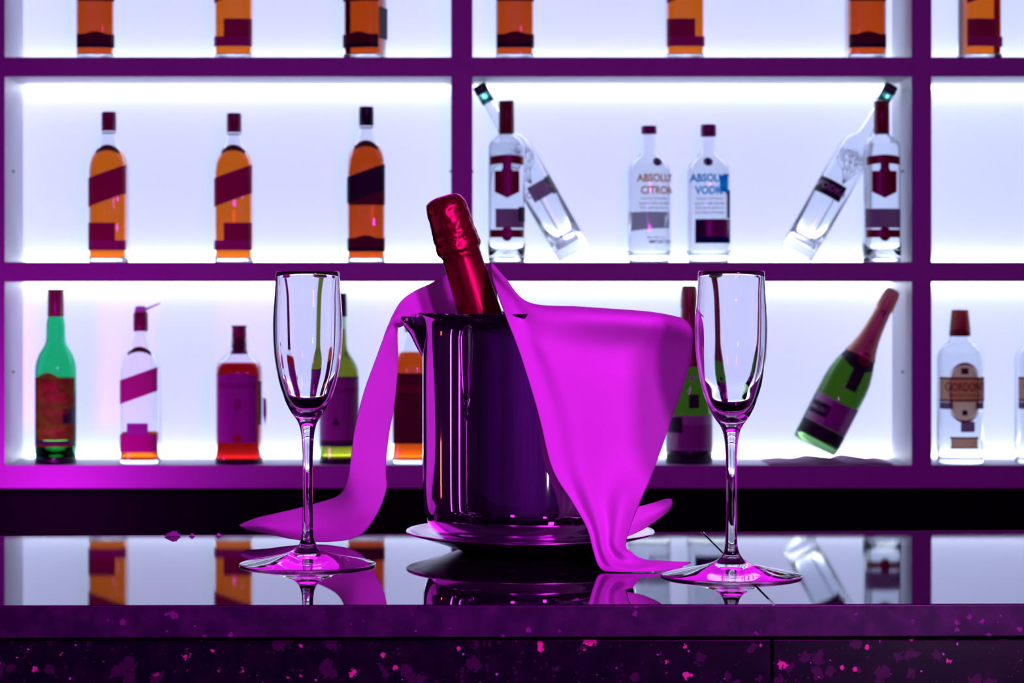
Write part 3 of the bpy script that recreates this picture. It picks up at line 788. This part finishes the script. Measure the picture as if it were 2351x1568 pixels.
# lying tail on the counter
def on_top(px, py, lift=.0):
    Y = FPX*(CZ-TOP-lift)/(py-VY); return W(px, py, Y)
rowsW.append([on_top(1392, 1311, .001), on_top(1410, 1311, .001), on_top(1432, 1309, .0015), on_top(1450, 1304, .003), on_top(1468, 1292, .005), on_top(1480, 1285, .0055)])
rowsW.append([on_top(1450, 1312, .001), on_top(1462, 1311, .001), on_top(1478, 1307, .0025), on_top(1495, 1300, .004), on_top(1508, 1292, .005), on_top(1518, 1288, .0052)])
rowsW.append([on_top(1515, 1310, .001), on_top(1522, 1308, .0015), on_top(1532, 1304, .002), on_top(1540, 1298, .003), on_top(1548, 1293, .004), on_top(1553, 1290, .004)])
rowsW.append([on_top(1560, 1304, .001), on_top(1565, 1302, .001), on_top(1570, 1299, .0015), on_top(1577, 1296, .002), on_top(1583, 1293, .002), on_top(1586, 1291, .002)])
grid_faces(loft(rowsW), nv_, nf_)
# corner that sticks out to the right behind
fl = [[W(1440, 1168, 1.915), W(1442, 1200, 1.912), W(1440, 1232, 1.910)],
      [W(1468, 1163, 1.925), W(1472, 1190, 1.918), W(1474, 1216, 1.922)],
      [W(1502, 1154, 1.935), W(1506, 1175, 1.926), W(1506, 1196, 1.932)],
      [W(1528, 1146, 1.940), W(1533, 1160, 1.934), W(1532, 1175, 1.938)],
      [W(1541, 1146, 1.942), W(1543, 1153, 1.940), W(1542, 1161, 1.942)]]
grid_faces(loft(fl), nv_, nf_)
# the part behind the bottle that falls over the left handle
L_rows = [
 [(1136, 612, 2.045), (1140, 670, 2.045), (1150, 735, 2.045)],
 [(1085, 618, 2.066), (1086, 675, 2.062), (1088, 740, 2.060)],
 [(1032, 628, 2.072), (1036, 680, 2.070), (1040, 742, 2.066)],
 [(990, 650, 2.062), (992, 694, 2.058), (1000, 740, 2.055)],
 [(952, 668, 2.045), (956, 700, 2.042), (970, 742, 2.040)],
 [(922, 691, 2.034), (934, 706, 2.034), (948, 738, 2.029)],
 [(900, 728, 2.038), (908, 732, 2.024), (922, 750, 2.008)],
 [(884, 765, 2.020), (898, 762, 2.000), (912, 760, 1.990)],
 [(864, 822, 2.022), (886, 828, 2.006), (913, 836, 2.000)],
 [(836, 900, 2.026), (868, 915, 2.012), (905, 928, 2.008)],
 [(815, 985, 2.032), (848, 998, 2.018), (892, 1000, 2.016)],
 [(805, 1060, 2.040), (840, 1080, 2.024), (885, 1078, 2.022)],
 [(797, 1105, 2.050), (835, 1130, 2.032), (886, 1125, 2.028)],
 [(776, 1138, 2.060), (816, 1178, 2.040), (862, 1185, 2.036)],
 [(730, 1154, 2.068), (768, 1205, 2.052), (822, 1231, 2.052)],
 [(680, 1168, 2.076), (704, 1212, 2.062), (750, 1244, 2.062)],
 [(630, 1180, 2.082), (648, 1210, 2.068), (676, 1238, 2.070)],
 [(585, 1191, 2.088), (598, 1207, 2.074), (616, 1225, 2.080)],
 [(549, 1206, 2.092), (556, 1210, 2.090), (566, 1215, 2.092)]]
tw = {5: (.000, .004, .012), 6: (-.008, .012, .030), 7: (-.008, .012, .030), 8: (-.010, .012, .028), 9: (-.014, .010, .026), 10: (-.018, .008, .024), 11: (-.022, .006, .022), 12: (-.022, .004, .020), 13: (-.014, .004, .014), 14: (-.004, .002, .004)}
L_rows = [[(x, y, Yv+(tw[i][j] if i in tw else 0)) for j, (x, y, Yv) in enumerate(r)] for i, r in enumerate(L_rows)]
grid_faces(loft([[W(*p) for p in r] for r in L_rows]), nv_, nf_)
nap = obj('napkin', [Vector(p)-Vector((BC.x, BC.y, TOP)) for p in nv_], nf_, M['cloth'])
nap.location = (BC.x, BC.y, TOP)
# nothing of the cloth dips below the counter
for vv in nap.data.vertices:
    if vv.co.z < .0012: vv.co.z = .0012
nap['label'] = 'large cloth napkin lit magenta, draped over the ice bucket and trailing on the counter'; nap['category'] = 'napkin'
mm = nap.modifiers.new('thickness', 'SOLIDIFY'); mm.thickness = .0009; mm.offset = 0

# ------------------------------------------------------------------ champagne flutes
def flute(cx, Y, label, lean=0, scale=1.0):
    x = (cx-VX)*Y/FPX
    root = empty('champagne_flute', (x, Y, TOP+.0002), label, 'champagne glass', 'champagne flutes on the counter')
    k = .000343*scale
    # outside, bottom to rim: (height px above the foot's edge, radius px)
    foot = [(0, 1), (0, 150), (.8, 156), (2.2, 157), (4.2, 153), (9, 130), (15.5, 95), (22, 66), (29, 43), (38, 28), (50, 18.5), (70, 13.5), (110, 12), (160, 11.6), (235, 11.8), (280, 13.2), (304, 15.6), (322, 20), (334, 26), (343, 33), (356, 41.5), (374, 50.5), (400, 60), (432, 68.5), (464, 74.5), (500, 78.5), (540, 80), (580, 79), (625, 75.5), (669, 73)]
    inn = [(671, 72.2), (670, 71), (625, 72), (580, 74.6), (540, 75.2), (500, 73.7), (464, 69.6), (432, 63.4), (400, 54), (378, 45.5), (362, 35), (351, 23), (346, 11), (345, 1)]
    st = crsp([(h*k, r*k) for h, r in foot[3:]], 3)
    it = crsp([(h*k, r*k) for h, r in inn], 3)
    st_i = 0
    full = [(h*k, r*k) for h, r in foot[:3]] + st + it
    # foot, stem and bowl meet edge to edge (no inner walls), so the glass stays one piece
    ka = next(q for q, (z, r) in enumerate(full) if q > 4 and z > 40*k)
    kb = next(q for q, (z, r) in enumerate(full) if z > 300*k)
    lathe('foot', full[:ka+1], M['flute'], root, segs=128, capB=False)
    lathe('stem', full[ka:kb+1], M['flute'], root, segs=128, capA=False, capB=False)
    lathe('bowl', full[kb:], M['flute'], root, segs=128, capA=False)
    root.rotation_euler = (0, lean, 0)
    return root
flute(706.5, 1.904, 'empty champagne flute left of the ice bucket, nearer the back edge')
flute(1679, 1.831, 'empty champagne flute right of the ice bucket, nearer the front edge')

# small lumps standing in for unidentified pink marks along the back edge of the counter
for i, (px, hw, hh, lab) in enumerate(((399, 18, 9, 'largest of the small unidentified pink-lit marks at the back edge of the counter'), (441, 7, 5, 'tiny unidentified pink-lit mark at the counter back edge, just right of the largest one'), (502, 6, 5, 'tiny unidentified pink-lit mark at the counter back edge, nearest to the napkin tip'))):
    Y = yb(sx(0)*0+(px-VX)*2.11/FPX)-.012; k = Y/FPX
    pr = [(0, hw*k), (.3*hh*k, hw*.95*k), (hh*.75*k, hw*.7*k), (hh*1.05*k, hw*.4*k), (hh*1.25*k, hw*.08*k)]
    o = lathe('unidentified_mark', pr, M['cloth'], None, segs=22); o.location = ((px-VX)*k, Y, TOP+.0003)
    for vv in o.data.vertices:
        n_ = noise.noise(vv.co*260+Vector((i*7, 0, 0))); vv.co.x *= 1+.5*n_; vv.co.y *= .5+.3*n_; vv.co.z *= 1+.4*noise.noise(vv.co*400)
    o['label'] = lab; o['category'] = 'paper scrap'
